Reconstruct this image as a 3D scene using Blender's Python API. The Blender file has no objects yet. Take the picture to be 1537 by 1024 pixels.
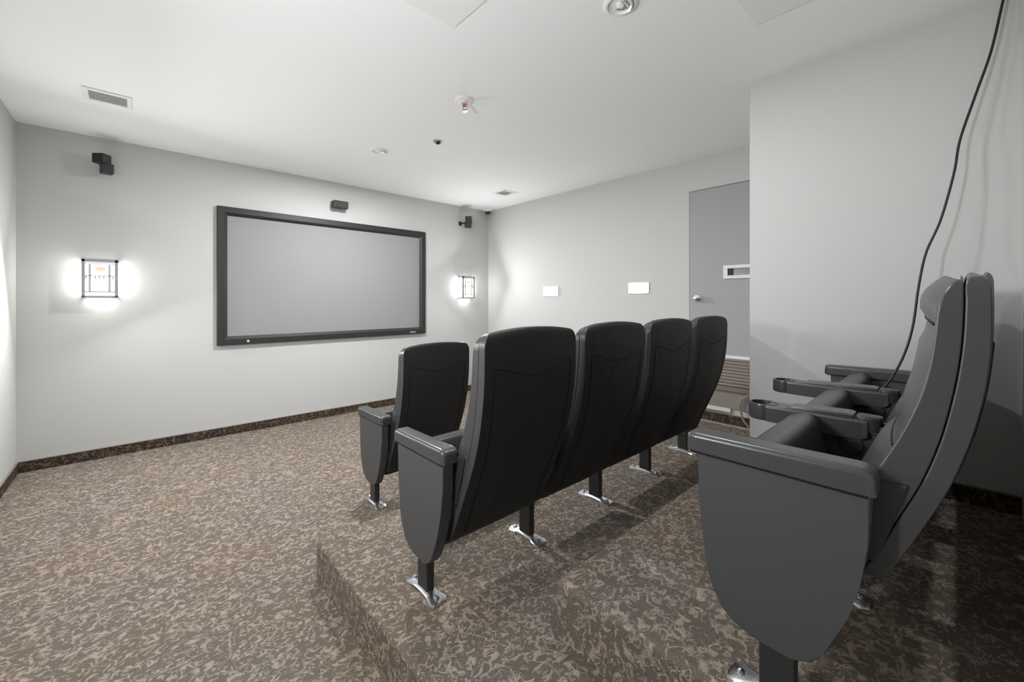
import bpy, bmesh, math, random
from mathutils import Vector, Matrix
random.seed(4)
PI = math.pi
scene = bpy.context.scene
C = scene.collection

# ------------------------------------------------------------------ room numbers (metres)
XL, XR, YF, YB = -0.695, 4.033, 4.95, -0.19      # left, right, screen and back wall
HC = 2.737                                       # ceiling
XB, YBO = 2.90, 0.905                            # face and corner of the boxed-out wall on the right
T2X, T2Y, Z2 = 0.64, 2.11, 0.187                 # second tier of the floor
T3X, T3Y, Z3 = 1.06, 0.94, 0.385                 # third tier of the floor

# ------------------------------------------------------------------ materials
def new_mat(name):
    m = bpy.data.materials.new(name); m.use_nodes = True
    nt = m.node_tree
    return m, nt, nt.nodes['Principled BSDF']

def plain(name, col, rough=0.5, metal=0.0, spec=0.5, bump=None, bscale=200.0, bdist=0.002, sheen=0.0, coat=0.0):
    m, nt, b = new_mat(name)
    b.inputs['Base Color'].default_value = (*col, 1)
    b.inputs['Roughness'].default_value = rough
    b.inputs['Metallic'].default_value = metal
    b.inputs['Specular IOR Level'].default_value = spec
    b.inputs['Sheen Weight'].default_value = sheen
    b.inputs['Coat Weight'].default_value = coat
    tc = nt.nodes.new('ShaderNodeTexCoord')
    n = nt.nodes.new('ShaderNodeTexNoise'); n.inputs['Scale'].default_value = bscale
    n.inputs['Detail'].default_value = 4
    nt.links.new(tc.outputs['Object'], n.inputs['Vector'])
    if bump:
        bp = nt.nodes.new('ShaderNodeBump'); bp.inputs['Strength'].default_value = bump
        bp.inputs['Distance'].default_value = bdist
        nt.links.new(n.outputs['Fac'], bp.inputs['Height']); nt.links.new(bp.outputs['Normal'], b.inputs['Normal'])
    # slight roughness break-up
    mr = nt.nodes.new('ShaderNodeMapRange')
    mr.inputs['To Min'].default_value = max(0.02, rough - 0.06); mr.inputs['To Max'].default_value = min(1, rough + 0.06)
    nt.links.new(n.outputs['Fac'], mr.inputs['Value']); nt.links.new(mr.outputs['Result'], b.inputs['Roughness'])
    return m

def emissive(name, col, strength):
    m, nt, b = new_mat(name)
    b.inputs['Base Color'].default_value = (0.08, 0.08, 0.08, 1)
    b.inputs['Emission Color'].default_value = (*col, 1)
    b.inputs['Emission Strength'].default_value = strength
    return m

def carpet(name, dark, light, k=1.0):
    """looped broadloom: pale wriggling flecks on a brown-grey ground, ribbed pile"""
    m, nt, b = new_mat(name)
    L = nt.links
    tc = nt.nodes.new('ShaderNodeTexCoord')
    def noise(scale, detail=2, dist=0.0, vec=None):
        n = nt.nodes.new('ShaderNodeTexNoise')
        n.inputs['Scale'].default_value = scale; n.inputs['Detail'].default_value = detail
        n.inputs['Distortion'].default_value = dist
        L.new(vec or tc.outputs['Object'], n.inputs['Vector']); return n
    def math_(op, a, bb=None, clamp=False):
        n = nt.nodes.new('ShaderNodeMath'); n.operation = op; n.use_clamp = clamp
        for i, v in enumerate((a, bb)):
            if v is None: continue
            if isinstance(v, (int, float)): n.inputs[i].default_value = v
            else: L.new(v, n.inputs[i])
        return n.outputs[0]
    def smooth(v, lo, hi):
        n = nt.nodes.new('ShaderNodeMapRange'); n.interpolation_type = 'SMOOTHSTEP'
        n.inputs['From Min'].default_value = lo; n.inputs['From Max'].default_value = hi
        L.new(v, n.inputs['Value']); return n.outputs['Result']
    mp = nt.nodes.new('ShaderNodeMapping'); mp.inputs['Scale'].default_value = (1.0, 1.35, 1.0)
    mp.inputs['Rotation'].default_value = (0, 0, 0.6)
    L.new(tc.outputs['Object'], mp.inputs['Vector'])
    n1 = noise(17 * k, 1.0, 1.3, mp.outputs['Vector'])
    # wriggles = thin band around one level of a distorted noise, broken by another
    band = math_('ABSOLUTE', math_('SUBTRACT', n1.outputs['Fac'], 0.50))
    worm = math_('SUBTRACT', 1.0, smooth(band, 0.010, 0.095))
    n2 = noise(30 * k, 2, 0.8)
    brk = smooth(n2.outputs['Fac'], 0.42, 0.54)
    n3 = noise(260 * k, 2)
    grain = smooth(n3.outputs['Fac'], 0.25, 0.75)
    f = math_('MULTIPLY', worm, brk)
    n5 = noise(27 * k, 1.5, 2.0)
    blot = math_('MULTIPLY', smooth(n5.outputs['Fac'], 0.56, 0.64), 0.55)
    f = math_('MAXIMUM', f, blot)
    f = math_('ADD', math_('MULTIPLY', f, math_('ADD', math_('MULTIPLY', grain, 0.5), 0.6)),
              math_('MULTIPLY', grain, 0.22), True)
    mix = nt.nodes.new('ShaderNodeMix'); mix.data_type = 'RGBA'
    mix.inputs['A'].default_value = (*dark, 1); mix.inputs['B'].default_value = (*light, 1)
    L.new(f, mix.inputs['Factor'])
    # broad, faint colour drift of the wool
    n4 = noise(2.2, 2)
    hs = nt.nodes.new('ShaderNodeMix'); hs.data_type = 'RGBA'; hs.blend_type = 'MULTIPLY'
    L.new(mix.outputs['Result'], hs.inputs['A'])
    cr = nt.nodes.new('ShaderNodeValToRGB')
    cr.color_ramp.elements[0].position = 0.35; cr.color_ramp.elements[0].color = (0.93, 0.95, 0.97, 1)
    cr.color_ramp.elements[1].position = 0.65; cr.color_ramp.elements[1].color = (1.0, 0.96, 0.90, 1)
    L.new(n4.outputs['Fac'], cr.inputs['Fac']); L.new(cr.outputs['Color'], hs.inputs['B'])
    hs.inputs['Factor'].default_value = 1.0
    L.new(hs.outputs['Result'], b.inputs['Base Color'])
    b.inputs['Roughness'].default_value = 0.95; b.inputs['Specular IOR Level'].default_value = 0.12
    bp = nt.nodes.new('ShaderNodeBump'); bp.inputs['Strength'].default_value = 0.8; bp.inputs['Distance'].default_value = 0.004
    h = math_('ADD', math_('MULTIPLY', f, 0.7), math_('MULTIPLY', n3.outputs['Fac'], 0.8))
    L.new(h, bp.inputs['Height']); L.new(bp.outputs['Normal'], b.inputs['Normal'])
    return m

M = {}
M['wall'] = plain('wall paint warm grey', (0.52, 0.52, 0.505), 0.62, spec=0.25, bump=0.15, bscale=260, bdist=0.0008)
M['ceiling'] = plain('ceiling paint white', (0.86, 0.86, 0.86), 0.8, spec=0.2, bump=0.1, bscale=220, bdist=0.0006)
M['carpet'] = carpet('patterned carpet', (0.113, 0.092, 0.076), (0.37, 0.314, 0.264))
M['carpet_base'] = carpet('carpet strip skirting', (0.030, 0.022, 0.018), (0.17, 0.125, 0.095))
M['strip_trim'] = plain('skirting top edge', (0.22, 0.2, 0.18), 0.6)
M['vinyl'] = plain('charcoal vinyl', (0.045, 0.045, 0.046), 0.34, spec=0.5, bump=0.22, bscale=420, bdist=0.0006)
M['fabric'] = plain('darker chair back vinyl', (0.018, 0.018, 0.0185), 0.55, spec=0.35, bump=0.25, bscale=500, bdist=0.0006)
nt = M['fabric'].node_tree; bs = nt.nodes['Principled BSDF']
fine = [n for n in nt.nodes if n.type == 'BUMP'][0]
tc = [n for n in nt.nodes if n.type == 'TEX_COORD'][0]
mp = nt.nodes.new('ShaderNodeMapping'); mp.inputs['Scale'].default_value = (7, 7, 4.5)
nn = nt.nodes.new('ShaderNodeTexNoise'); nn.inputs['Scale'].default_value = 1.0; nn.inputs['Detail'].default_value = 2; nn.inputs['Distortion'].default_value = .6
b2 = nt.nodes.new('ShaderNodeBump'); b2.inputs['Strength'].default_value = .3; b2.inputs['Distance'].default_value = .02
nt.links.new(tc.outputs['Object'], mp.inputs['Vector']); nt.links.new(mp.outputs['Vector'], nn.inputs['Vector'])
nt.links.new(nn.outputs['Fac'], b2.inputs['Height']); nt.links.new(fine.outputs['Normal'], b2.inputs['Normal'])
nt.links.new(b2.outputs['Normal'], bs.inputs['Normal'])
M['laminate'] = plain('grey side panel', (0.058, 0.058, 0.060), 0.48, spec=0.4, bump=0.06, bscale=300, bdist=0.0004)
M['arm'] = plain('arm vinyl', (0.05, 0.05, 0.051), 0.29, spec=0.5, bump=0.15, bscale=400, bdist=0.0005)
M['plastic'] = plain('black plastic', (0.022, 0.022, 0.023), 0.42, spec=0.5)
M['steel_black'] = plain('black painted steel', (0.022, 0.023, 0.024), 0.45, spec=0.5)
M['groove'] = plain('seam thread', (0.006, 0.006, 0.006), 0.7, spec=0.2)
M['chrome'] = plain('chrome', (0.50, 0.50, 0.52), 0.28, metal=1.0)
M['screen'] = plain('grey screen fabric', (0.265, 0.265, 0.267), 0.7, spec=0.15)
M['screen_frame'] = plain('black velvet frame', (0.022, 0.022, 0.023), 0.5, spec=0.4)
M['mark'] = plain('silver lettering', (0.55, 0.55, 0.55), 0.4)
M['speaker'] = plain('black speaker case', (0.016, 0.016, 0.017), 0.45)
M['grille'] = plain('speaker grille cloth', (0.035, 0.035, 0.036), 0.7, bump=0.5, bscale=600)
M['white_metal'] = plain('white enamel', (0.78, 0.78, 0.77), 0.45)
M['grey_metal'] = plain('grey louvre', (0.62, 0.62, 0.62), 0.5)
M['dark_gap'] = plain('dark gap', (0.03, 0.03, 0.03), 0.8)
M['pewter'] = plain('pewter sconce metal', (0.30, 0.295, 0.315), 0.45, metal=0.2)
M['lead'] = plain('grey leading', (0.50, 0.49, 0.54), 0.5)
M['door'] = plain('door paint grey', (0.33, 0.33, 0.335), 0.5, spec=0.35, bump=0.05, bscale=150)
M['door_low'] = plain('beige kick panel', (0.26, 0.235, 0.21), 0.55)
M['louvre'] = plain('brown louvre slat', (0.20, 0.165, 0.14), 0.5)
M['off_white'] = plain('off white trim', (0.72, 0.70, 0.67), 0.5)
M['pane_dark'] = plain('slot glass', (0.22, 0.22, 0.215), 0.12, spec=0.6)
M['cable'] = plain('black cable', (0.010, 0.010, 0.011), 0.45)
M['cord'] = plain('beige twisted cord', (0.30, 0.24, 0.18), 0.7)
M['panel'] = plain('access panel paint', (0.815, 0.81, 0.785), 0.7, spec=0.2)
M['red_bulb'] = plain('red sprinkler bulb', (0.55, 0.08, 0.05), 0.15, spec=0.7)
M['lens'] = plain('lamp reflector', (0.75, 0.75, 0.75), 0.15, metal=0.9)
M['dome'] = plain('smoked camera dome', (0.01, 0.01, 0.011), 0.08, spec=0.8)
M['glow'] = emissive('lit sconce glass', (1.0, 0.995, 0.98), 9.0)
M['glow_front'] = emissive('lit front glass', (1.0, 1.0, 0.99), 0.95)
M['glow_art'] = emissive('lit amber art glass', (1.0, 0.72, 0.45), 0.60)
M['glow_pale'] = emissive('lit lilac glass', (0.93, 0.92, 1.0), 0.50)
M['glow_panel'] = emissive('lit wall diffuser', (1.0, 1.0, 0.99), 7.0)

# ------------------------------------------------------------------ mesh helpers
def link(o, parent=None):
    C.objects.link(o)
    if parent is not None: o.parent = parent
    return o

def obj(name, bm, mats, parent=None, angle=40, smooth=True):
    me = bpy.data.meshes.new(name)
    bmesh.ops.recalc_face_normals(bm, faces=bm.faces[:])
    bm.to_mesh(me); bm.free()
    if not isinstance(mats, (list, tuple)): mats = [mats]
    for m in mats: me.materials.append(m)
    if smooth:
        for p in me.polygons: p.use_smooth = True
        me.set_sharp_from_angle(angle=math.radians(angle))
    o = bpy.data.objects.new(name, me)
    if smooth:
        wn = o.modifiers.new('WeightedNormal', 'WEIGHTED_NORMAL'); wn.keep_sharp = True; wn.weight = 80
    return link(o, parent)

def thing(name, label, cat, loc=(0, 0, 0), rotz=0.0, group=None):
    o = bpy.data.objects.new(name, None); o.empty_display_size = 0.1
    o.location = loc; o.rotation_euler = (0, 0, rotz)
    C.objects.link(o)
    o['label'] = label; o['category'] = cat
    if group: o['group'] = group
    return o

def struct(name, bm, m, parent=None, **k):
    o = obj(name, bm, m, parent, **k)
    if parent is None: o['kind'] = 'structure'
    return o

def box(bm, x0, x1, y0, y1, z0, z1, bev=0.0, seg=2, mat=0, xf=None):
    vs = [bm.verts.new((x, y, z)) for x in (x0, x1) for y in (y0, y1) for z in (z0, z1)]
    q = [(0, 1, 3, 2), (4, 6, 7, 5), (0, 4, 5, 1), (2, 3, 7, 6), (0, 2, 6, 4), (1, 5, 7, 3)]
    fs = [bm.faces.new([vs[i] for i in f]) for f in q]
    for f in fs: f.material_index = mat
    geom_v = vs
    if bev > 0:
        es = list({e for f in fs for e in f.edges})
        r = bmesh.ops.bevel(bm, geom=es, offset=bev, segments=seg, affect='EDGES', profile=0.5)
        geom_v = list({v for f in r['faces'] for v in f.verts} | {v for v in vs if v.is_valid})
        for f in r['faces']: f.material_index = mat
    if xf is not None:
        bmesh.ops.transform(bm, matrix=xf, verts=[v for v in geom_v if v.is_valid])
    return geom_v

def loft(bm, loops, cap=True, mat=0, closed=True):
    rows = [[bm.verts.new(p) for p in lp] for lp in loops]
    n = len(rows[0])
    for a, b in zip(rows[:-1], rows[1:]):
        for i in range(n if closed else n - 1):
            j = (i + 1) % n
            f = bm.faces.new((a[i], a[j], b[j], b[i])); f.material_index = mat
    if cap and closed:
        for r in (rows[0], rows[-1]):
            try:
                f = bm.faces.new(r); f.material_index = mat
            except ValueError: pass
    return rows

def lathe(bm, prof, cx=0, cy=0, n=32, mat=0, cap=True, M4=None):
    loops = [[Vector((cx + r * math.cos(2 * PI * i / n), cy + r * math.sin(2 * PI * i / n), z)) for i in range(n)] for r, z in prof]
    if M4 is not None: loops = [[M4 @ p for p in lp] for lp in loops]
    return loft(bm, loops, cap, mat)

def tube(bm, pts, r, n=8, mat=0):
    pts = [Vector(p) for p in pts]
    loops = []; prev = None
    for i, p in enumerate(pts):
        t = (pts[min(i + 1, len(pts) - 1)] - pts[max(i - 1, 0)]).normalized()
        if prev is None:
            up = Vector((0, 0, 1)) if abs(t.z) < 0.9 else Vector((1, 0, 0))
            u = t.cross(up).normalized()
        else:
            u = (prev - t * prev.dot(t)).normalized()
        prev = u; v = t.cross(u)
        loops.append([p + r * (math.cos(2 * PI * k / n) * u + math.sin(2 * PI * k / n) * v) for k in range(n)])
    loft(bm, loops, True, mat)

def catmull(pts, k=8):
    P = [Vector(p) for p in pts]; P = [2 * P[0] - P[1]] + P + [2 * P[-1] - P[-2]]
    out = []
    for i in range(1, len(P) - 2):
        for j in range(k):
            t = j / k
            a, b, c, d = P[i - 1], P[i], P[i + 1], P[i + 2]
            out.append(0.5 * ((2 * b) + (c - a) * t + (2 * a - 5 * b + 4 * c - d) * t * t + (3 * b - a - 3 * c + d) * t ** 3))
    out.append(P[-2]); return out

def prism(bm, poly, x0, x1, bev=0.0, seg=2, mat=0):
    """poly of (y,z) extruded along x"""
    a = [bm.verts.new((x0, y, z)) for y, z in poly]; b = [bm.verts.new((x1, y, z)) for y, z in poly]
    n = len(poly)
    fa = bm.faces.new(a[::-1]); fb = bm.faces.new(b)
    fs = [fa, fb]
    for i in range(n):
        fs.append(bm.faces.new((a[i], a[(i + 1) % n], b[(i + 1) % n], b[i])))
    for f in fs: f.material_index = mat
    if bev:
        es = list({e for f in (fa, fb) for e in f.edges})
        bmesh.ops.bevel(bm, geom=es, offset=bev, segments=seg, affect='EDGES', profile=0.5)

def lerp_tab(tab, z):
    if z <= tab[0][0]: return tab[0][1] + (z - tab[0][0]) * (tab[1][1] - tab[0][1]) / (tab[1][0] - tab[0][0])
    for (z0, y0), (z1, y1), k in zip(tab[:-1], tab[1:], range(99)):
        if z <= z1:
            # catmull slope for a smooth curve
            zp, yp = tab[max(k - 1, 0)]; zn, yn = tab[min(k + 2, len(tab) - 1)]
            t = (z - z0) / (z1 - z0); h = z1 - z0
            m0 = (y1 - yp) / (z1 - zp) * h; m1 = (yn - y0) / (zn - z0) * h
            return (2*t**3-3*t*t+1)*y0 + (t**3-2*t*t+t)*m0 + (-2*t**3+3*t*t)*y1 + (t**3-t*t)*m1
    return tab[-1][1]

# ------------------------------------------------------------------ setting
def slab(name, x0, x1, y0, y1, z0, z1, m):
    bm = bmesh.new(); box(bm, x0, x1, y0, y1, z0, z1)
    return struct(name, bm, m, smooth=False)

slab('floor', XL - .1, XR + .1, YB - .1, YF + .1, -0.12, 0.0, M['carpet'])
slab('ceiling', XL - .1, XR + .1, YB - .1, YF + .1, HC, HC + .12, M['ceiling'])
slab('wall_front', XL - .1, XR + .1, YF, YF + .1, 0, HC, M['wall'])
slab('wall_left', XL - .1, XL, YB, YF, 0, HC, M['wall'])
slab('wall_back', XL - .1, XR + .1, YB - .1, YB, 0, HC, M['wall'])
slab('wall_right', XR, XR + .1, YB, YF, 0, HC, M['wall'])
slab('wall_side', XB, XR, YB, YBO, 0, HC, M['wall'])

def tier(name, x0, y1, z0, z1):
    bm = bmesh.new()
    box(bm, x0, XR, YB, y1, z0, z1)
    # rounded nosing where the carpet turns down over the two open edges
    es = [e for e in bm.edges if all(abs(v.co.z - z1) < 1e-5 for v in e.verts)
          and (all(abs(v.co.x - x0) < 1e-5 for v in e.verts) or all(abs(v.co.y - y1) < 1e-5 for v in e.verts))]
    es += [e for e in bm.edges if all(abs(v.co.x - x0) < 1e-5 and abs(v.co.y - y1) < 1e-5 for v in e.verts)]
    bmesh.ops.bevel(bm, geom=es, offset=0.022, segments=4, affect='EDGES', profile=0.5)
    return struct(name, bm, M['carpet'])
tier('floor_middle_tier', T2X, T2Y, 0.0, Z2)
tier('floor_upper_tier', T3X, T3Y, Z2, Z3)

# carpet strip skirting
BH = 0.083
def skirting(name, x0, x1, y0, y1, z0):
    bm = bmesh.new()
    box(bm, x0, x1, y0, y1, z0, z0 + BH)
    o = struct(name, bm, M['carpet_base'], smooth=False)
    bm = bmesh.new()
    e = 0.002
    box(bm, x0 - (e if x1 - x0 < .1 else 0), x1 + (e if x1 - x0 < .1 else 0), y0 - (e if y1 - y0 < .1 else 0), y1 + (e if y1 - y0 < .1 else 0), z0 + BH, z0 + BH + .005)
    obj('cap_strip', bm, M['strip_trim'], o, smooth=False)
    return o
skirting('baseboard_front', XL + .012, XR - .012, YF - .012, YF, 0)
skirting('baseboard_left', XL, XL + .012, YB, YF, 0)
skirting('baseboard_right', XR - .012, XR, T2Y, YF - .012, 0)
skirting('baseboard_door', XR - .012, XR, YBO, T2Y, Z2 + .02)
skirting('baseboard_side', XB - .012, XB, YB, YBO, Z3)

# door in the right wall
def build_door():
    y0, y1, z0, z1 = 0.92, 1.792, 0.352, 2.415
    bm = bmesh.new(); box(bm, XR - .014, XR, y0, y1, z0, z1, .003)
    d = struct('door_1', bm, M['door'])
    bm = bmesh.new(); box(bm, XR - .006, XR, y1, y1 + .006, z0 - .04, z1 + .006); box(bm, XR - .006, XR, y0, y1, z1, z1 + .006)
    obj('door_stop', bm, M['dark_gap'], d, smooth=False)
    # lever handle
    bm = bmesh.new()
    R = Matrix.Translation((XR - .014, 1.715, 1.372)) @ Matrix.Rotation(-PI / 2, 4, 'Y')
    lathe(bm, [(0, 0), (.034, 0), (.034, .006), (.028, .011), (.014, .014), (.012, .05), (.016, .055), (.013, .065), (0, .066)], M4=R, n=24, cap=False)
    tube(bm, catmull([(XR - .068, 1.715, 1.372), (XR - .075, 1.69, 1.374), (XR - .074, 1.65, 1.371), (XR - .068, 1.605, 1.364)]), .0085, 10)
    obj('lever_handle', bm, M['chrome'], d)
    # narrow framed vision slot
    ya, yb, za, zb = 1.06, 1.473, 1.547, 1.671
    f = .038
    bm = bmesh.new()
    xa, xb = XR - .03, XR - .013
    box(bm, xa, xb, ya, yb, za, za + f - .008, .003); box(bm, xa, xb, ya, yb, zb - f + .008, zb, .003)
    box(bm, xa, xb, ya, ya + f, za + f - .008, zb - f + .008); box(bm, xa, xb, yb - f, yb, za + f - .008, zb - f + .008)
    fr = obj('slot_frame', bm, M['off_white'], d, smooth=False)
    bm = bmesh.new(); box(bm, XR - .018, XR - .0135, ya + f, yb - f, za + f - .008, zb - f + .008)
    obj('slot_pane', bm, M['pane_dark'], fr, smooth=False)
    bm = bmesh.new(); box(bm, XR - .026, XR - .0135, yb - f - .045, yb - f, za + f - .008, zb - f + .008)
    obj('slot_edge', bm, M['dark_gap'], fr, smooth=False)
    # louvred lower grille
    bm = bmesh.new(); box(bm, XR - .03, XR - .013, y0, y1 - .06, .815, .842, .003)
    obj('grille_top_rail', bm, M['off_white'], d)
    bm = bmesh.new()
    box(bm, XR - .02, XR - .013, y0, y1 - .06, .535, .815)
    g = obj('louvre_grille', bm, M['louvre'], d, smooth=False)
    for k in range(9):
        zz = .566 + k * .029
        bm = bmesh.new()
        prism_pts = [(XR - .019, zz + .026), (XR - .034, zz + .004), (XR - .034, zz), (XR - .019, zz + .006)]
        a = [bm.verts.new((x, y0, z)) for x, z in prism_pts]; b = [bm.verts.new((x, y1 - .06, z)) for x, z in prism_pts]
        bm.faces.new(a); bm.faces.new(b)
        for i in range(4): bm.faces.new((a[i], a[(i + 1) % 4], b[(i + 1) % 4], b[i]))
        obj('slat', bm, M['louvre'], g, smooth=False)
    bm = bmesh.new(); box(bm, XR - .04, XR - .013, y0, y1 - .06, .515, .55, .004)
    obj('grille_bottom_rail', bm, M['louvre'], d)
    bm = bmesh.new(); box(bm, XR - .017, XR - .0135, y0, y1 - .02, .36, .515)
    obj('kick_panel', bm, M['door_low'], d, smooth=False)
    bm = bmesh.new(); box(bm, XR - .026, XR - .013, 1.41, y1, .318, .352, .003)
    obj('threshold_strip', bm, M['off_white'], d)
build_door()

# twisted cord hanging by the door
bm = bmesh.new()
cp = catmull([(XR - .02, 1.19, .545), (3.99, 1.226, .521), (3.985, 1.29, .475), (3.985, 1.323, .409), (3.985, 1.312, .34), (3.985, 1.296, .284), (3.98, 1.263, .243), (3.975, 1.235, Z2 + .008)], 10)
for ph in (0, PI):
    tube(bm, [p + Vector((.004 * math.cos(i * .8 + ph), .007 * math.sin(i * .8 + ph), .004 * math.cos(i * .8 + ph))) for i, p in enumerate(cp)], .0045, 6)
o = obj('twisted_cord', bm, M['cord'])
o['label'] = 'beige twisted cord hanging down beside the louvred bottom of the grey door'; o['category'] = 'cord'

# ------------------------------------------------------------------ projection screen
t = thing('projection_screen', 'wide grey projection screen in a black frame on the far wall', 'screen', (1.7415, YF, 1.592))
w, h, fw = 2.327, 1.381, .087
bm = bmesh.new()
def frame_ring(sx, sz, y): return [(-sx, y, -sz), (sx, y, -sz), (sx, y, sz), (-sx, y, sz)]
W2, H2 = w / 2, h / 2
loft(bm, [frame_ring(W2, H2, 0), frame_ring(W2, H2, -.034), frame_ring(W2 - .004, H2 - .004, -.038), frame_ring(W2 - .058, H2 - .058, -.038),
          frame_ring(W2 - fw, H2 - fw, -.014), frame_ring(W2 - fw, H2 - fw, 0)], cap=False)
fr = obj('frame', bm, M['screen_frame'], t, angle=20)
bm = bmesh.new(); box(bm, -W2 + fw - .004, W2 - fw + .004, -.012, -.006, -H2 + fw - .004, H2 - fw + .004)
obj('screen_fabric', bm, M['screen'], t, smooth=False)
bm = bmesh.new()
xx = W2 - .235
for cw in (.013, .011, .012, .014, .010, .013, .011):      # tiny unreadable maker's lettering
    box(bm, xx, xx + cw - .004, -.0388, -.0378, -H2 + .022, -H2 + .035); xx += cw
obj('maker_mark', bm, M['mark'], t, smooth=False)
bm = bmesh.new()
lathe(bm, [(0, 0), (.012, 0), (.011, .002), (0, .003)], n=16, cap=False, M4=Matrix.Translation((-W2 + .26, -.038, -H2 + .03)) @ Matrix.Rotation(PI / 2, 4, 'X'))
obj('badge', bm, M['mark'], t)

# ------------------------------------------------------------------ satellite speakers (two pivoting cubes each)
def speaker(name, label, loc, cubes, arm):
    t = thing(name, label, 'speaker', loc, 0, 'small black speakers around the screen')
    for (cx, cy, cz, s, rz, rx) in cubes:
        X = Matrix.Translation((cx, cy, cz)) @ Matrix.Rotation(rz, 4, 'Z') @ Matrix.Rotation(rx, 4, 'X')
        bm = bmesh.new(); box(bm, -s / 2, s / 2, -s / 2, s * .62, -s / 2, s / 2, .006, 2, xf=X)
        cb = obj('speaker_cube', bm, M['speaker'], t)
        bm = bmesh.new(); box(bm, -s / 2 + .006, s / 2 - .006, -s / 2 - .004, -s / 2 + .004, -s / 2 + .006, s / 2 - .006, .003, 1, xf=X)
        obj('grille', bm, M['grille'], cb)
    bm = bmesh.new()
    box(bm, arm[0] - .025, arm[0] + .025, -.008, 0, arm[1] - .03, arm[1] + .03, .003)
    tube(bm, [(arm[0], -.005, arm[1]), (arm[0], -.03, arm[1]), (arm[2], -.05, arm[3])], .011, 10)
    obj('wall_mount', bm, M['speaker'], t)
    return t
speaker('satellite_speaker', 'black double cube speaker high on the wall above the left sconce', (-.21, YF, 2.50),
        [(-.005, -.105, .032, .080, .85, 0), (.022, -.10, -.045, .078, .18, 0)], (-.005, .02, -.0, .02))
speaker('centre_speaker', 'small black horizontal speaker centred above the projection screen', (1.745, YF, 2.462),
        [(-.043, -.085, .0, .082, .12, 0), (.042, -.085, 0, .082, -.12, 0)], (0, 0, 0, 0))
speaker('satellite_speaker', 'black tilted cube speaker above the right sconce near the corner', (3.535, YF, 2.50),
        [(.035, -.115, .035, .090, -.75, .12), (.030, -.11, -.045, .088, -.45, .12)], (-.035, -.02, .02, -.01))

# ------------------------------------------------------------------ wall sconces
def sconce(label, loc, rz, visible=True):
    """mission lantern: local wall plane y=0, room towards -y"""
    t = thing('wall_sconce', label, 'wall lamp', loc, rz, 'mission style wall sconces')
    hw, hh, d = .098, .157, .105
    b = .010
    bm = bmesh.new()
    box(bm, -hw, hw, -.012, 0, -hh, hh, .002)
    obj('back_plate', bm, M['pewter'], t, smooth=False)
    bm = bmesh.new()
    for sx in (-1, 1):                         # corner posts and the frame's rails
        box(bm, sx * hw - b, sx * hw + b, -d - b, -d + b, -hh, hh)
    for z in (-hh, hh - .012):
        box(bm, -hw - b, hw + b, -d - b, -d + b, z - b, z + b)
        for sx in (-1, 1): box(bm, sx * hw - b, sx * hw + b, -d, -.012, z - b, z + b)
    obj('frame', bm, M['pewter'], t, smooth=False)
    bm = bmesh.new()
    box(bm, -hw + b, hw - b, -d - .004, -d + .002, hh - .045, hh - .018)
    obj('top_band', bm, M['glow_pale'], t, smooth=False)
    bm = bmesh.new()
    box(bm, -hw + .002, hw - .002, -d + .002, -.013, -hh + .008, hh - .02)
    obj('lantern_glass', bm, M['glow'], t, smooth=False)
    bm = bmesh.new(); box(bm, -hw + .002, hw - .002, -d, -d + .0019, -hh + .008, hh - .02)
    obj('front_glass', bm, M['glow_front'], t, smooth=False)
    bm = bmesh.new(); box(bm, -hw, hw, -d, -.028, hh - .019, hh - .012)
    obj('top_plate', bm, M['pewter'], t, smooth=False)
    bm = bmesh.new()                           # muntins on the front
    for x in (-.060, .056): box(bm, x - .007, x + .007, -d - .006, -d + .002, -hh + .045, hh - .045)
    box(bm, -hw, hw, -d - .006, -d + .002, -hh + .038, -hh + .048)
    box(bm, -hw, hw, -d - .006, -d + .002, .016, .022)
    for x in (-.082, -.028, -.004, .022, .074): box(bm, x - .004, x + .004, -d - .006, -d + .002, -.008, .017)
    obj('muntin', bm, M['lead'], t, smooth=False)
    bm = bmesh.new()
    pts = [(.078 * math.cos(a) * .38 * (1 + .25 * math.sin(3 * a)), .024 * math.sin(a) * (1 + .2 * math.cos(2 * a))) for a in [2 * PI * i / 24 for i in range(24)]]
    loft(bm, [[(x + .002, y, z + .075) for x, z in pts] for y in (-d - .003, -d + .002)])
    obj('art_glass', bm, M['glow_art'], t, smooth=False)
    return t
sconce('lit lantern sconce on the far wall left of the screen', (-.228, YF, 1.533), 0)
sconce('lit lantern sconce on the far wall right of the screen', (3.575, YF, 1.545), 0)
sconce('lit lantern sconce on the left side wall, out past the picture edge', (XL, 2.9, 1.54), PI / 2)
sconce('added lit lantern sconce, out of view on the left side wall beside the camera', (XL, 1.2, 1.54), PI / 2)  # unseen sconce, added to bring light in from the left

# two small lit rectangles on the right wall
def wall_light(label, y0, y1, z0, z1):
    t = thing('wall_light', label, 'wall lamp', (XR, (y0 + y1) / 2, (z0 + z1) / 2), 0, 'small lit rectangles on the right wall')
    hy, hz = (y1 - y0) / 2, (z1 - z0) / 2
    bm = bmesh.new()
    loft(bm, [[(x, -a, -b), (x, a, -b), (x, a, b), (x, -a, b)] for x, a, b in
              ((0, hy + .004, hz + .004), (-.016, hy + .004, hz + .004), (-.016, hy, hz), (-.010, hy, hz))], cap=False)
    obj('rim', bm, M['white_metal'], t, smooth=False)
    bm = bmesh.new(); box(bm, -.014, -.002, -hy, hy, -hz, hz)
    obj('diffuser', bm, M['glow_panel'], t, smooth=False)
wall_light('small lit white rectangle on the right wall, the one nearer the screen corner', 3.511, 3.757, 1.412, 1.527)
wall_light('small lit white rectangle on the right wall, the one nearer the grey door', 2.235, 2.468, 1.430, 1.538)

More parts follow.
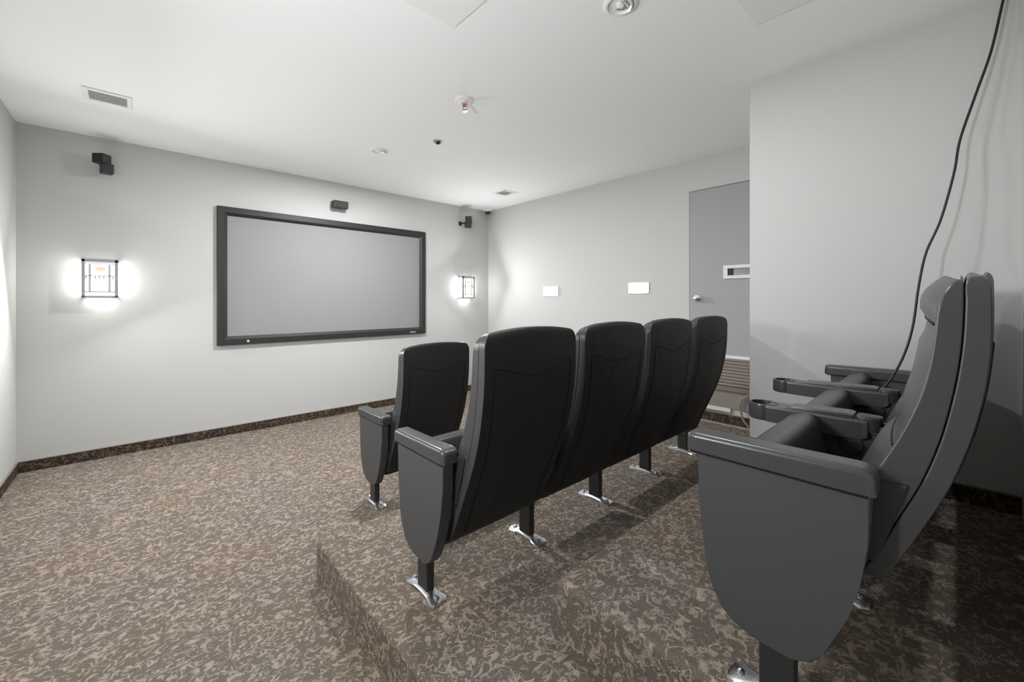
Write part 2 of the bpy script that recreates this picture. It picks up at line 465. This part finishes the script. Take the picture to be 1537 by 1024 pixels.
# ------------------------------------------------------------------ ceiling fittings
def vent(label, x0, x1, y0, y1, bx, by):
    t = thing('ceiling_vent', label, 'vent', ((x0 + x1) / 2, (y0 + y1) / 2, HC), 0, 'ceiling air vents')
    hx, hy = (x1 - x0) / 2, (y1 - y0) / 2
    ix, iy = hx - bx, hy - by
    bm = bmesh.new()
    loft(bm, [[(-a, -b, z), (a, -b, z), (a, b, z), (-a, b, z)] for a, b, z in
              ((hx, hy, 0), (hx, hy, -.004), (hx - .004, hy - .004, -.008), (ix + .003, iy + .003, -.008), (ix, iy, -.004), (ix, iy, 0))], cap=False)
    obj('vent_frame', bm, M['white_metal'], t, smooth=False)
    bm = bmesh.new(); box(bm, -ix, ix, -iy, iy, -.003, -.001)
    obj('duct', bm, M['grey_metal'], t, smooth=False)
    n = 9
    for k in range(n):
        y = -iy + (k + .5) * 2 * iy / n
        X = Matrix.Translation((0, y, -.006)) @ Matrix.Rotation(math.radians(14), 4, 'X')
        bm = bmesh.new(); box(bm, -ix, ix, -iy / n * .8, iy / n * .8, -.001, .001, xf=X)
        obj('louvre', bm, M['grey_metal'], t, smooth=False)
vent('square white ceiling vent near the left wall above the left sconce', -.268, -.025, 3.825, 4.06, .028, .035)
vent('square white ceiling vent near the far right corner', 3.365, 3.605, 3.825, 4.065, .04, .04)

def downlight(label, x, y):
    t = thing('recessed_downlight', label, 'ceiling lamp', (x, y, HC), 0, 'recessed ceiling downlights')
    bm = bmesh.new()
    lathe(bm, [(.080, 0), (.080, -.004), (.074, -.009), (.062, -.010), (.058, -.004), (.057, 0)], n=40, cap=False)
    obj('trim_ring', bm, M['white_metal'], t)
    Q = Matrix.Translation((0, 0, -.002)) @ Matrix.Rotation(math.radians(9), 4, 'Y') @ Matrix.Rotation(math.radians(6), 4, 'X')
    bm = bmesh.new(); lathe(bm, [(.056, 0), (.055, -.008), (.049, -.010), (.046, -.004), (.045, 0)], n=40, cap=False, M4=Q)
    g = obj('gimbal_ring', bm, M['white_metal'], t)
    bm = bmesh.new(); lathe(bm, [(.056, .0005), (.045, .0), (.030, .0015), (.016, .0012), (.0, .001)], n=40, cap=False, M4=Q)
    obj('reflector', bm, M['lens'], g)
    bm = bmesh.new(); lathe(bm, [(.017, .0), (.016, -.008), (.010, -.011), (0, -.0115)], n=24, cap=False, M4=Q)
    obj('bulb', bm, M['white_metal'], g)
    bm = bmesh.new(); box(bm, -.028, .028, -.031, -.024, -.008, -.003, .001, xf=Q)
    obj('bulb_clip', bm, M['grey_metal'], g)
    return t
downlight('round recessed downlight at the top edge of the picture, nearest the camera', 1.674, 1.072)
downlight('round recessed downlight in the ceiling near the screen wall', 1.653, 3.626)

t = thing('fire_sprinkler', 'red bulb fire sprinkler hanging from a white plate in mid ceiling', 'sprinkler', (1.673, 2.314, HC))
bm = bmesh.new(); lathe(bm, [(.064, 0), (.064, -.003), (.056, -.009), (.030, -.014), (.022, -.014)], n=36, cap=True)
obj('escutcheon', bm, M['white_metal'], t)
bm = bmesh.new(); lathe(bm, [(.024, -.012), (.024, -.026), (.017, -.030), (.0, -.030)], n=20, cap=False)
for s in (-1, 1): tube(bm, catmull([(s * .022, 0, -.022), (s * .026, 0, -.035), (s * .020, 0, -.052), (s * .004, 0, -.064)], 5), .0045, 8)
obj('sprinkler_frame', bm, M['grey_metal'], t)
bm = bmesh.new(); lathe(bm, [(0, -.028), (.011, -.029), (.013, -.040), (.011, -.052), (0, -.053)], n=16, cap=False)
obj('glass_bulb', bm, M['red_bulb'], t)
bm = bmesh.new(); lathe(bm, [(0, -.060), (.010, -.060), (.011, -.072), (.021, -.074), (.021, -.077), (0, -.079)], n=20, cap=False)
obj('deflector', bm, M['chrome'], t)

t = thing('ceiling_sensor', 'tiny chrome ceiling sensor with a dark eye beside the far downlight', 'sensor', (1.935, 3.07, HC))
bm = bmesh.new(); lathe(bm, [(.040, 0), (.039, -.006), (.030, -.010), (.026, -.006)], n=28, cap=False)
obj('trim_ring', bm, M['chrome'], t)
bm = bmesh.new(); lathe(bm, [(.028, -.002), (.026, -.012), (.016, -.024), (0, -.028)], n=24, cap=False)
obj('eye', bm, M['dome'], t)

t = thing('dome_camera', 'small dome security camera in the far right ceiling corner', 'camera', (3.945, 4.855, HC))
bm = bmesh.new(); lathe(bm, [(.062, 0), (.062, -.022), (.055, -.030), (.046, -.031)], n=32, cap=True)
obj('camera_base', bm, M['white_metal'], t)
bm = bmesh.new(); lathe(bm, [(.045, -.030), (.043, -.048), (.033, -.066), (.016, -.076), (0, -.078)], n=28, cap=False)
obj('camera_dome', bm, M['dome'], t)

def access_panel(label, x0, x1, y0, y1):
    bm = bmesh.new(); box(bm, x0, x1, y0, y1, HC - .006, HC - .0005, .002, 1)
    o = obj('ceiling_panel', bm, M['panel'], None, smooth=False)
    o['label'] = label; o['category'] = 'ceiling panel'; o['group'] = 'square ceiling access panels'
access_panel('square ceiling access panel whose corner shows left of the near downlight', .60, 1.19, 1.13, 1.738)
access_panel('square ceiling access panel whose corner shows right of the near downlight', 1.70, 2.30, .09, .69)

# ------------------------------------------------------------------ cinema chairs
S = 0.565                       # spacing of the standards
HWID = 0.250                    # half width of a backrest
REAR = [(.20, -.152), (.30, -.196), (.40, -.240), (.50, -.283), (.59, -.318), (.68, -.343), (.77, -.360), (.85, -.369), (.92, -.372), (1.0, -.372), (1.07, -.370)]
SEAM = [(.20, -.090), (.30, -.148), (.40, -.203), (.50, -.245), (.59, -.281), (.68, -.306), (.77, -.322), (.85, -.332), (.92, -.337), (1.0, -.339), (1.07, -.338)]
FRONT = [(.30, -.07), (.40, -.125), (.50, -.172), (.59, -.210), (.68, -.248), (.77, -.276), (.85, -.291), (.92, -.298), (.965, -.301), (.99, -.306), (1.01, -.314), (1.025, -.323), (1.04, -.333)]

def rr_loop(w, y0, y1, r, n=5, bulge0=0.0, bulge1=0.0):
    """rounded rectangle in plan: x in +-w, y from y0 (rear) to y1 (front), with domed faces"""
    r = min(r, w * .9, (y1 - y0) * .49)
    pts = []
    nx = 10
    for cx, cy, a0 in ((w - r, y1 - r, 0), (-w + r, y1 - r, PI / 2), (-w + r, y0 + r, PI), (w - r, y0 + r, 1.5 * PI)):
        for k in range(n + 1):
            a = a0 + PI / 2 * k / n
            pts.append((cx + r * math.cos(a), cy + r * math.sin(a)))
        if a0 == 0:      # along the front face
            pts += [(w - r - (2 * (w - r)) * k / nx, y1) for k in range(1, nx)]
        if a0 == PI:     # along the rear face
            pts += [(-w + r + (2 * (w - r)) * k / nx, y0) for k in range(1, nx)]
    out = []
    for x, y in pts:
        u = max(0.0, 1 - (x / w) ** 2)
        s = (y - y0) / (y1 - y0)
        out.append((x, y + bulge1 * u * max(0, s * 2 - 1) - bulge0 * u * max(0, 1 - s * 2)))
    return out

def back_slab(bm, zb, zt, y_rear, y_front, w, crown, r, bulge_rear=0.0, bulge_front=None, top_r=.05, edge=.012, rows=26, gap=0.0):
    loops = []
    zs = [zb + (zt - zb) * k / rows for k in range(rows + 1)]
    zs += [zt - top_r * (1 - math.sin(a)) for a in [PI / 2 * k / 7 for k in range(8)]]
    zs += [zb + edge * .3, zb + edge * .65]
    zs = sorted(set(round(z, 5) for z in zs))
    for z in zs:
        y0, y1 = y_rear(z), y_front(z) - gap
        ww = w
        dz = z - (zt - top_r)
        if dz > 0: ww = w - top_r * .62 * (1 - math.sqrt(max(0, 1 - (dz / top_r) ** 2)))
        # roll the thickness in at top and bottom
        th = y1 - y0; k = 1.0
        e = min(top_r * .55, th * .55)
        dt = z - (zt - e)
        if dt > 0: k = .35 + .65 * math.sqrt(max(0, 1 - (dt / e) ** 2))
        db = (zb + edge) - z
        if db > 0: k = min(k, .5 + .5 * math.sqrt(max(0, 1 - (db / edge) ** 2)))
        ym = (y0 + y1) / 2 if gap == 0 else y0 + th * .5
        y0, y1 = ym - th / 2 * k, ym + th / 2 * k
        bf = bulge_front(z) if bulge_front else 0.0
        cz = crown * max(0, (z - zb) / (zt - zb)) ** 3
        loops.append([Vector((x, y, z + cz * (1 - (x / w) ** 2))) for x, y in rr_loop(ww, y0, y1, r, 5, bulge_rear, bf)])
    loft(bm, loops, True)

def smoothstep(a, b, x):
    t = max(0, min(1, (x - a) / (b - a))); return t * t * (3 - 2 * t)

def make_back(zb, zt):
    """meshes of a backrest whose shell runs from zb to zt"""
    top = 1.035
    k = lambda z: z + (top - zt) * smoothstep(.6, top, z)       # slides the profile to this back's height
    yr = lambda z: lerp_tab(REAR, k(z)); ys = lambda z: lerp_tab(SEAM, k(z)); yf = lambda z: lerp_tab(FRONT, k(z))
    bms = {}
    bm = bmesh.new()
    back_slab(bm, zb, zt, yr, ys, HWID, .022, .0035, .010, None, .050, .02)
    bm.normal_update()
    bmesh.ops.recalc_face_normals(bm, faces=bm.faces[:])
    for f in bm.faces:
        if f.normal.y < -.62 : f.material_index = 1  # rear-facing faces take the darker vinyl
    bms['shell'] = bm
    bm = bmesh.new()
    ztc = zt - .006
    def bulge(z):
        zz = k(z)
        b = .030 * smoothstep(.42, .52, zz) * (1 - smoothstep(.62, .66, zz) * .55)
        b += .016 * smoothstep(.66, .75, zz) * (1 - smoothstep(.88, .93, zz))
        b += .022 * smoothstep(.915, .965, zz) * (1 - smoothstep(.985, 1.045, zz) * .8)
        return b
    back_slab(bm, .40, ztc, lambda z: ys(z) + .0015, yf, HWID - .001, .022, .004, 0.0, bulge, .05, .03)
    bms['cushion'] = bm
    # creases across the cushion (headrest and lumbar joints)
    bms['crease'] = []
    for zz in (.940, .655):
        bm = bmesh.new()
        z = zz - (top - zt) * (.9 if zz > .8 else .1)
        pts = []
        for i in range(13):
            x = -(HWID - .012) + 2 * (HWID - .012) * i / 12
            pts.append((x, yf(z) + bulge(z) * (1 - (x / HWID) ** 2) - .0005, z + .022 * (1 - (x / HWID) ** 2) * ((z - .4) / (zt - .4)) ** 3))
        tube(bm, pts, .0028, 6)
        bms['crease'].append(bm)
    # stitched outline on the rear of the shell: sagging top line and two sides
    bm = bmesh.new()
    def rear_pt(x, z): return (x, yr(z) - .010 * (1 - (x / HWID) ** 2) + .0008, z + .022 * ((z - zb) / (zt - zb)) ** 3 * (1 - (x / HWID) ** 2))
    zt0 = zt - .125
    side = lambda q: [rear_pt(q * (.208 - .012 * i / 16), zt0 - (zt0 - zb - .03) * i / 16) for i in range(17)]
    topl = [rear_pt(-.208 + .416 * i / 16, zt0 - .048 * math.sin(PI * i / 16) ** 1.4) for i in range(17)]
    tube(bm, side(-1)[::-1] + topl[1:-1] + side(1), .0028, 6)
    bms['seam'] = bm
    return bms

PANEL = [(.145, .565), (.136, .42), (.120, .27), (.106, .215), (.083, .172), (.050, .148), (.012, .136), (-.070, .132), (-.108, .150), (-.128, .178), (-.146, .21),
         (-.172, .285), (-.192, .365), (-.204, .45), (-.210, .565)]
def round_arm_section(hw, z0, z1, r):
    p = [(-hw, z0)]
    p += [(-hw + r - r * math.cos(a), z1 - r + r * math.sin(a)) for a in [PI / 2 * k / 5 for k in range(6)]]
    p += [(hw - r + r * math.sin(a), z1 - r + r * math.cos(a)) for a in [PI / 2 * k / 5 for k in range(6)]]
    p += [(hw, z0)]
    return p

def end_arm_bm():
    bm = bmesh.new(); loops = []
    ys = [(.170, .72, -.012), (.168, .86, -.004), (.160, .96, 0), (.145, 1, 0)] + [(.145 - .33 * k / 8, 1, .006 * k / 8) for k in range(1, 9)] + [(-.200, .98, .004), (-.212, .90, -.002), (-.218, .72, -.012)]
    for y, kx, dz in ys:
        loops.append([Vector((x * kx, y, z + (dz if z > .57 else 0))) for x, z in round_arm_section(.036, .556, .604, .014)])
    loft(bm, loops)
    return bm

def mid_arm(parent, xs, ext=0.0):
    """narrower shared arm with a cup holder at its front end"""
    bm = bmesh.new(); loops = []
    for y, kx, z0 in [(.147 + ext, 1.02, .535), (.12 + ext, 1.02, .534), (.06 + ext * .8, .97, .533), (.0, .92, .530), (-.08, .92, .530), (-.125, .9, .532), (-.14, .8, .540)]:
        loops.append([Vector((x * kx, y, z)) for x, z in round_arm_section(.046, z0 - .006, .584, .008)])
    loft(bm, loops)
    a = obj('armrest', bm, M['arm'], parent); a.location = (xs, 0, 0)
    bm = bmesh.new()
    lathe(bm, [(.0, .541), (.036, .541), (.037, .582), (.040, .586)], 0, .166 + ext, 36, cap=False, mat=1)
    lathe(bm, [(.040, .586), (.046, .585), (.048, .578), (.048, .536), (.044, .529), (0, .529)], 0, .166 + ext, 36, cap=False)
    bmesh.ops.remove_doubles(bm, verts=bm.verts[:], dist=.0002)
    obj('cup_holder', bm, [M['arm'], M['plastic']], a)
    bm = bmesh.new(); loops = []
    for y, kx, zz in [(.085 + ext, .9, .588), (.075 + ext, 1, .592), (.0, 1, .597), (-.09, 1, .600), (-.105, .95, .597)]:
        loops.append([Vector((x * kx, y, z)) for x, z in round_arm_section(.036, .580, zz, .005)])
    loft(bm, loops)
    obj('arm_pad', bm, M['arm'], a)
    bm = bmesh.new(); loops = []
    for y, kx in [(-.112, .8), (-.12, 1), (-.145, 1), (-.165, .8), (-.172, .5)]:
        loops.append([Vector((x * kx, y, z)) for x, z in round_arm_section(.030, .55, .597, .010)])
    loft(bm, loops)
    obj('arm_end_cap', bm, M['plastic'], a)
    return a

def standard(parent, xs, outer=0):
    """upright under an armrest; outer=-1/+1 adds the big side panel of a row end"""
    bm = bmesh.new()
    box(bm, xs - .018, xs + .018, -.075, .0, .012, .30, .006, 2)
    p = obj('standard', bm, M['steel_black'], parent)
    bm = bmesh.new()
    if outer:
        prism(bm, PANEL, xs - .030, xs + .016, .005, 2)
        obj('side_panel', bm, M['laminate'], parent, angle=25)
    else:
        prism(bm, [(.06, .54), (.05, .36), (.02, .28), (-.09, .28), (-.17, .38), (-.19, .54)], xs - .018, xs + .018, .004, 2)
        obj('side_frame', bm, M['steel_black'], parent, angle=25)
    # chromed foot: a waisted bar with a bolt at each end
    bm = bmesh.new(); loops = []
    for y, w_, h_ in [(-.140, .014, .005), (-.137, .024, .009), (-.118, .032, .013), (-.095, .027, .016), (-.08, .023, .021), (-.0375, .022, .023),
                      (.005, .023, .021), (.020, .026, .016), (.045, .031, .013), (.064, .024, .009), (.068, .014, .005)]:
        lp = []
        for k in range(9):
            a = PI * k / 8
            lp.append(Vector((xs + 1.3 * w_ * math.cos(a), y * 1.05, h_ * .95 * math.sin(a) ** .6)))
        loops.append(lp)
    loft(bm, loops)
    f = obj('foot', bm, M['chrome'], parent, angle=35)
    for y in (-.118, .046):
        bm = bmesh.new(); lathe(bm, [(.011, .009), (.010, .017), (.005, .020), (0, .0205)], xs, y, 16, cap=False)
        obj('bolt', bm, M['chrome'], f)
    # pivot disc on the inner side of the upright
    for s in ((1,) if outer < 0 else (-1,) if outer > 0 else (-1, 1)):
        bm = bmesh.new()
        Q = Matrix.Translation((xs + s * .016, -.098, .500)) @ Matrix.Rotation(s * PI / 2, 4, 'Y')
        lathe(bm, [(.032, 0), (.032, .006), (.026, .0095), (0, .010)], n=24, cap=False, M4=Q)
        obj('pivot_disc', bm, M['plastic'], parent)

def make_seat_bm(w=.232):
    """tip-up seat, folded: built lying flat then turned up about its hinge"""
    bm = bmesh.new(); loops = []
    R_ = .028
    ts = [0, .01, .03] + [.05 * k for k in range(1, 8)] + [.41 - R_ + R_ * math.sin(PI / 2 * k / 6) for k in range(7)]
    for y in ts:
        q = 1.0
        if y > .41 - R_: q = math.sqrt(max(0, 1 - ((y - .41 + R_) / R_) ** 2))
        if y < .03: q = .5 + .5 * y / .03
        half = .047 - R_ + R_ * q
        xs_ = [(-w, .55), (-w, .75), (-w + .006, .92), (-w + .020, 1.0), (-w * .6, 1.05), (-w * .25, 1.08), (w * .25, 1.08), (w * .6, 1.05), (w - .020, 1.0), (w - .006, .92), (w, .75), (w, .55)]
        lp = [Vector((x, y, half * k)) for x, k in xs_] + [Vector((x, y, -half * min(k, 1.0))) for x, k in xs_[::-1]]
        loops.append(lp)
    loft(bm, loops)
    return bm
SEAT_X = Matrix.Translation((0, -.070, .180)) @ Matrix.Rotation(math.radians(76), 4, 'X')

def make_chair(name, label, group, zb, zt, left='mid', right=None, ext=0.03):
    t = thing(name, label, 'chair', (0, 0, 0), 0, group)
    b = make_back(zb, zt)
    sh = obj('backrest_shell', b['shell'], [M['vinyl'], M['fabric']], t, angle=50)
    obj('stitched_seam', b['seam'], M['groove'], sh)
    cu = obj('backrest_cushion', b['cushion'], M['vinyl'], t, angle=50)
    for bm in b['crease']: obj('cushion_crease', bm, M['groove'], cu)
    for s in (-1, 1):
        bm = bmesh.new()
        poly = [(-.17, .572), (-.262, .578), (-.235, .48), (-.208, max(zb + .03, .38)), (-.172, max(zb + .04, .41)), (-.150, .48)]
        prism(bm, poly, s * .247 - .008, s * .247 + .008, .004, 2)
        obj('side_bracket', bm, M['plastic'], t, angle=25)
    bm = make_seat_bm(); bmesh.ops.transform(bm, matrix=SEAT_X, verts=bm.verts[:])
    se = obj('seat', bm, M['vinyl'], t, angle=50)
    bm = bmesh.new(); box(bm, -.205, .205, .03, .33, -.060, -.040, .006, 2)
    bmesh.ops.transform(bm, matrix=SEAT_X, verts=bm.verts[:])
    obj('seat_pan', bm, M['plastic'], se)
    for side, xs in ((left, -S / 2), (right, S / 2)):
        if side == 'mid':
            mid_arm(t, xs, ext); standard(t, xs)
        elif side == 'end':
            a = obj('armrest', end_arm_bm(), M['arm'], t); a.location = (xs, 0, 0)
            bm = bmesh.new()
            box(bm, -.0365, .0365, -.205, .158, .552, .557)
            obj('arm_underline', bm, M['groove'], a, smooth=False)
            standard(t, xs, -1 if xs < 0 else 1)
    return t

def copy_chair(src, label, loc):
    r = src.copy(); C.objects.link(r); r['label'] = label; r.location = loc
    for ch in src.children:
        c = ch.copy(); C.objects.link(c); c.parent = r
        for g in ch.children:
            d = g.copy(); C.objects.link(d); d.parent = c
    return r

X1, Y1 = 1.168, 2.665
X2, Y2 = .850, 1.475
X3, Y3 = 1.135, .330
front_chair = make_chair('cinema_chair', 'black tip-up cinema chair standing alone in front of the row of four', 'black tip-up cinema chairs', .23, 1.050, 'end', 'mid')
front_chair.location = (X1 + S / 2, Y1, 0)

c = make_chair('cinema_chair', 'black cinema chair with grey end panel, nearest in the row of four', 'black tip-up cinema chairs', .23, 1.035, 'end', None)
c.location = (X2 + S / 2, Y2, Z2)
m = make_chair('cinema_chair', 'black cinema chair second from the near grey end panel in the row of four', 'black tip-up cinema chairs', .23, 1.035, 'mid', None)
m.location = (X2 + S * 1.5, Y2, Z2)
copy_chair(m, 'black cinema chair third from the near grey end panel in the row of four', (X2 + S * 2.5, Y2, Z2))
e = make_chair('cinema_chair', 'black cinema chair at the far end of the row of four, before the door', 'black tip-up cinema chairs', .23, 1.035, 'mid', 'end')
e.location = (X2 + S * 3.5, Y2, Z2)

c = make_chair('cinema_chair', 'large black cinema chair with grey end panel in the right foreground, seen from its side', 'black tip-up cinema chairs', .365, 1.000, 'end', None)
c.location = (X3 + S / 2, Y3, Z3)
m = make_chair('cinema_chair', 'middle chair of the right foreground row, between the two cup holder arms', 'black tip-up cinema chairs', .365, 1.000, 'mid', None, -.012)
m.location = (X3 + S * 1.5, Y3, Z3)
e = make_chair('cinema_chair', 'chair of the right foreground row set against the side wall', 'black tip-up cinema chairs', .365, 1.000, 'mid', 'end', .06)
e.location = (X3 + S * 2.5, Y3, Z3)

# ------------------------------------------------------------------ cable hanging from the ceiling
bm = bmesh.new()
tube(bm, catmull([(2.862, -.150, HC - .002), (2.860, -.138, 2.704), (2.852, -.101, 2.479), (2.836, -.055, 2.295), (2.816, -.005, 2.09), (2.792, .014, 1.935), (2.765, .056, 1.721),
                  (2.735, .103, 1.568), (2.703, .126, 1.411), (2.668, .144, 1.224), (2.631, .173, 1.085), (2.591, .218, .968), (2.55, .267, .898), (2.53, .285, .87)], 8), .0052, 10)
o = obj('ceiling_cable', bm, M['cable'])
o['label'] = 'long black cable drooping from the ceiling down behind the right foreground arms'; o['category'] = 'cable'

# ------------------------------------------------------------------ lamps
def area(name, loc, size, power, rot=(0, 0, 0), col=(.965, .985, 1.0), spread=180):
    l = bpy.data.lights.new(name, 'AREA'); l.shape = 'DISK'; l.size = size; l.energy = power; l.color = col
    l.spread = math.radians(spread)
    o = bpy.data.objects.new(name, l); o.location = loc; o.rotation_euler = rot; C.objects.link(o)
    return o
area('downlight_lamp', (1.653, 3.626, HC - .02), .09, 46)
area('downlight_lamp', (1.674, 1.072, HC - .02), .09, 9)
# each lantern gives light up over the ceiling and out through its front glass
for x, y, dx, dy, up, out in ((-.228, YF - .21, .25, -1, 2.2, 16), (3.575, YF - .21, -.42, -1, 5.5, 5), (XL + .21, 2.9, 1, 0, .8, 9), (XL + .21, 1.2, 1, .1, 10, 10)):  # last entry: light of the added sconce beside the camera
    d = Vector((dx * 2.0, dy * 2.0, 1.0)).normalized()
    o = area('sconce_uplight', (x, y, 1.74), .14, up, spread=180)
    o.rotation_euler = d.to_track_quat('-Z', 'Y').to_euler()
    d = Vector((dx, dy, -.45)).normalized()
    o = area('sconce_lamp', (x, y, 1.53), .17, out, spread=180)
    o.rotation_euler = d.to_track_quat('-Z', 'Y').to_euler()

w = bpy.data.worlds.new('World'); scene.world = w; w.use_nodes = True
w.node_tree.nodes['Background'].inputs['Color'].default_value = (.5, .5, .5, 1)
w.node_tree.nodes['Background'].inputs['Strength'].default_value = 0.0

# ------------------------------------------------------------------ camera
cam = bpy.data.cameras.new('Camera'); co = bpy.data.objects.new('Camera', cam); C.objects.link(co)
cam.sensor_width = 36; cam.lens = 36 * 614 / 1537
cam.shift_y = -(512 - 452) / 1537
cam.clip_start = .02
co.location = (0, 0, 1.342); co.rotation_euler = (PI / 2, 0, math.radians(-42.5))
scene.camera = co

scene.view_settings.view_transform = 'Standard'; scene.view_settings.look = 'None'
scene.view_settings.gamma = 1; scene.view_settings.use_curve_mapping = False
scene.view_settings.exposure = 0.70
scene.cycles.max_bounces = 10; scene.cycles.diffuse_bounces = 6
